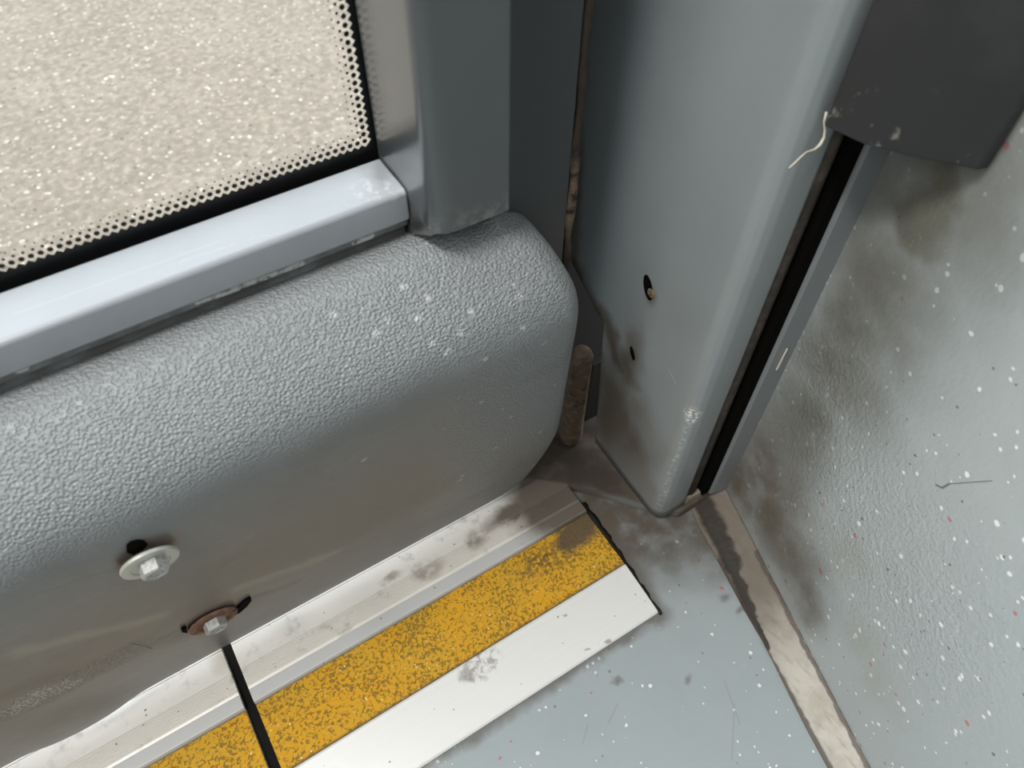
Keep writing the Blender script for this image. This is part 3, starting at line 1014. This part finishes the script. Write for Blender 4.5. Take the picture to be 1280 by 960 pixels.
v, f = [], []
R1 = []
for a, b in zip(R0, R0[1:]):
    for k in range(4):
        R1.append((a[0] + (b[0] - a[0]) * k / 4, a[1] + (b[1] - a[1]) * k / 4))
R1.append(R0[-1])
cut = []
for x, y in R1:
    if y >= 0.2265:
        z0 = 0.131 + (y - 0.226) * (0.158 - 0.131) / 0.044
    elif y > 0.2255:
        z0 = 0.0160
    else:
        z0 = 0.0160 - (0.2255 - y) / 0.0695 * 0.0085
    z0 += max(0, (x - 0.2300)) * 0.5
    cut.append(z0)
NZ = 14
for (x, y), z0 in zip(R1, cut):
    for k in range(NZ + 1):
        v.append((x, y, z0 + (1.84 - z0) * (k / NZ) ** 2))
H_ = NZ + 1
for i in range(len(R1) - 1):
    for k in range(NZ):
        f.append((i * H_ + k, (i + 1) * H_ + k, (i + 1) * H_ + k + 1, i * H_ + k + 1))
o = link('post_skin', from_data('post_skin', v, f), post_mat, post, None, True)
s_ = o.modifiers.new('sheet', 'SOLIDIFY')
s_.thickness = 0.0022
s_.offset = -1.0 if o.data.polygons[30].normal.x < 0 else 1.0
s_.use_even_offset = False

m = Mat('brown_channel_rubber', (0.040, 0.032, 0.026), 0.55, 0, 0.4, PB)
m.mix(m.ramp(m.noise(120, 4), 0.45, 0.7), (0.085, 0.066, 0.05))
chan = m.m
# dark channel between the post and the wall flange
box('channel', (0.2458, 0.1640, 0.008), (0.2690, 0.1700, 1.84), black, post)
tube('channel_seal', [(0.2515, 0.1575, 0.020 + 0.06 * i) for i in range(31)], 0.0058, chan, post, 10)
box('channel_dark_liner', (0.2585, 0.1490, 0.016), (0.2656, 0.1640, 1.84), black, post)  # black liner added to darken the flange side of the slot
m = paint('grey_flange_paint', (0.205, 0.222, 0.228), PB, 0.4)
o = prism('wall_flange', [(0.2662, 0.1700), (0.2655, 0.1480), (0.2670, 0.1468), (0.2800, 0.1440), (0.2812, 0.1475), (0.2790, 0.1700)], 0.0135, 1.84, 'z', m.m, post)
for p in o.data.polygons:
    p.use_smooth = False
tan = simple('tan_residue', (0.30, 0.25, 0.20), 0.8, 0, 0.3, 0.15, 200)
prism('residue', [(0.2465, 0.1515), (0.2630, 0.1500), (0.2640, 0.1640), (0.2465, 0.1640)], 0.0080, 0.0185, 'z', tan, post, 0.002)


def lens(name, c, ry, rz, tilt, mat, x, depth=0.0006, sides=18):
    vv = []
    for s in (0, 1):
        for k in range(sides):
            t = 2 * math.pi * k / sides
            a, b = ry * math.cos(t), rz * math.sin(t)
            vv.append((x - depth * (1 - s) + 0.002 * s, c.y + a * math.cos(tilt) - b * math.sin(tilt), c.z + a * math.sin(tilt) + b * math.cos(tilt)))
    ff = [tuple(range(sides)), tuple(range(2 * sides - 1, sides - 1, -1))] + [(i, (i + 1) % sides, sides + (i + 1) % sides, sides + i) for i in range(sides)]
    return link(name, from_data(name, vv, ff), mat, post)


c = on_x(811, 359, 0.2205)
lens('screw_slot', c, 0.0038, 0.0080, -0.4, black, 0.2204)
m = Mat('rusty_screw_metal', (0.22, 0.165, 0.10), 0.6, 0.2, 0.4)
m.mix(m.ramp(m.noise(500, 4), 0.45, 0.65), (0.10, 0.07, 0.05))
m.bump(m.noise(600, 3), 0.7, 0.002)
screw = m.m
c2 = on_x(815, 366, 0.2205)
lathe('screw', [(0.0031, -0.001), (0.0030, 0.0006), (0.0022, 0.0010), (0.0010, 0.0006)], screw, post, (0.2202, c2.y, c2.z), (-1, 0, 0), 14)
c = on_x(792, 441, 0.2208)
lens('screw_slot', c, 0.0019, 0.0050, -0.5, black, 0.2203)
# a chip of peeled white paint on the flange
a, b = on_y(985, 436, 0.1446), on_y(971, 463, 0.1446)
d = (b - a)
vv = [a, a + d * 0.5 + Vector((0.0009, 0, 0)), b + Vector((0.0016, 0, 0.001)), b - Vector((0.0002, 0, 0)), a + d * 0.45 - Vector((0.0004, 0, 0))]
vv = [p + Vector((0, 0.0, 0)) for p in vv] + [p + Vector((0, 0.0008, 0)) for p in vv]
ff = [(0, 1, 2, 3, 4), (9, 8, 7, 6, 5)] + [(i, (i + 1) % 5, 5 + (i + 1) % 5, 5 + i) for i in range(5)]
pw = simple('white_chip', (0.62, 0.58, 0.50), 0.7)
link('paint_chip', from_data('paint_chip', vv, ff), pw, post)

# ================================================================== CORNER COVER at the top right
m = Mat('dark_grey_corner_plastic', (0.027, 0.027, 0.027), 0.5, 0, 0.3)
m.mix(m.math('MULTIPLY', m.ramp(m.noise(30, 5), 0.5, 0.75), 0.4), (0.05, 0.05, 0.05))
m.mix(m.math('MULTIPLY', m.mul(m.ramp(m.noise(110, 5), 0.60, 0.70), m.ramp(m.vmath('DOT_PRODUCT', m.pos, (0, 0, 1), out=1), 0.36, 0.33)), 0.6), (0.32, 0.30, 0.26))
ZC = 0.330
q = [on_z(1029, 158, ZC), on_z(1079, 181, ZC), on_z(1150, 199, ZC), on_z(1222, 213, ZC)]
cp = [(p.x, p.y) for p in q]
cp += [(0.2645, 0.1000), (0.2735, 0.1385), (0.2640, 0.1435), (0.2460, 0.1480), (0.2340, 0.1485)]
o = prism('corner_cover', cp, ZC, 1.84, 'z', m.m)
bevel(o, 0.0016, 3, 25)
tag(o, 'smooth dark grey plastic cover in the corner between post and speckled wall', 'cover')

# ================================================================== loose thread
thr = simple('pale_fibre', (0.62, 0.56, 0.46), 0.8)
pp = [(1033, 140), (1030, 152), (1031, 163), (1030, 172), (1025, 181), (1018, 187), (1008, 190), (1000, 197), (993, 204), (986, 210)]
pts = [on_y(a, b, 0.1500 - 0.0006 * i) for i, (a, b) in enumerate(pp)]
pts = [Vector((p.x, p.y, p.z)) for p in pts]
o = tube('loose_thread', pts, [0.0005, 0.0004, 0.0005, 0.0006, 0.0007, 0.0005, 0.0003, 0.0004, 0.0004, 0.0002], thr, None, 6, tuple(pts[0]))
tag(o, 'frayed pale thread hanging out below the dark corner cover', 'thread')

# ================================================================== rusty pivot in the gap between door and post
pb = on_z(712, 548, 0.0115)
piv = thing('door_pivot', tuple(pb), 'rusty brown pivot pin with bracket in the dark gap beside the door', 'pivot')
m = Mat('brown_rusted_metal', (0.12, 0.085, 0.06), 0.75, 0.1, 0.3)
m.mix(m.ramp(m.noise(150, 5), 0.45, 0.7), (0.20, 0.15, 0.11))
m.mix(m.ramp(m.noise(90, 4), 0.55, 0.7), (0.05, 0.035, 0.028))
tube('pin', [pb + Vector((0.001, 0, z)) for z in (0.0, 0.004, 0.02, 0.06, 0.10, 0.104)], [0.0078, 0.0088, 0.0082, 0.008, 0.0078, 0.006], m.m, piv, 14)
dk = simple('dark_bracket_metal', (0.022, 0.020, 0.019), 0.6, 0.2)
bb = pb + Vector((0.020, 0.006, 0.0))
box('bracket', (pb.x + 0.0105, pb.y - 0.002, pb.z + 0.016), (pb.x + 0.030, pb.y + 0.004, pb.z + 0.085), dk, piv, 0.001)
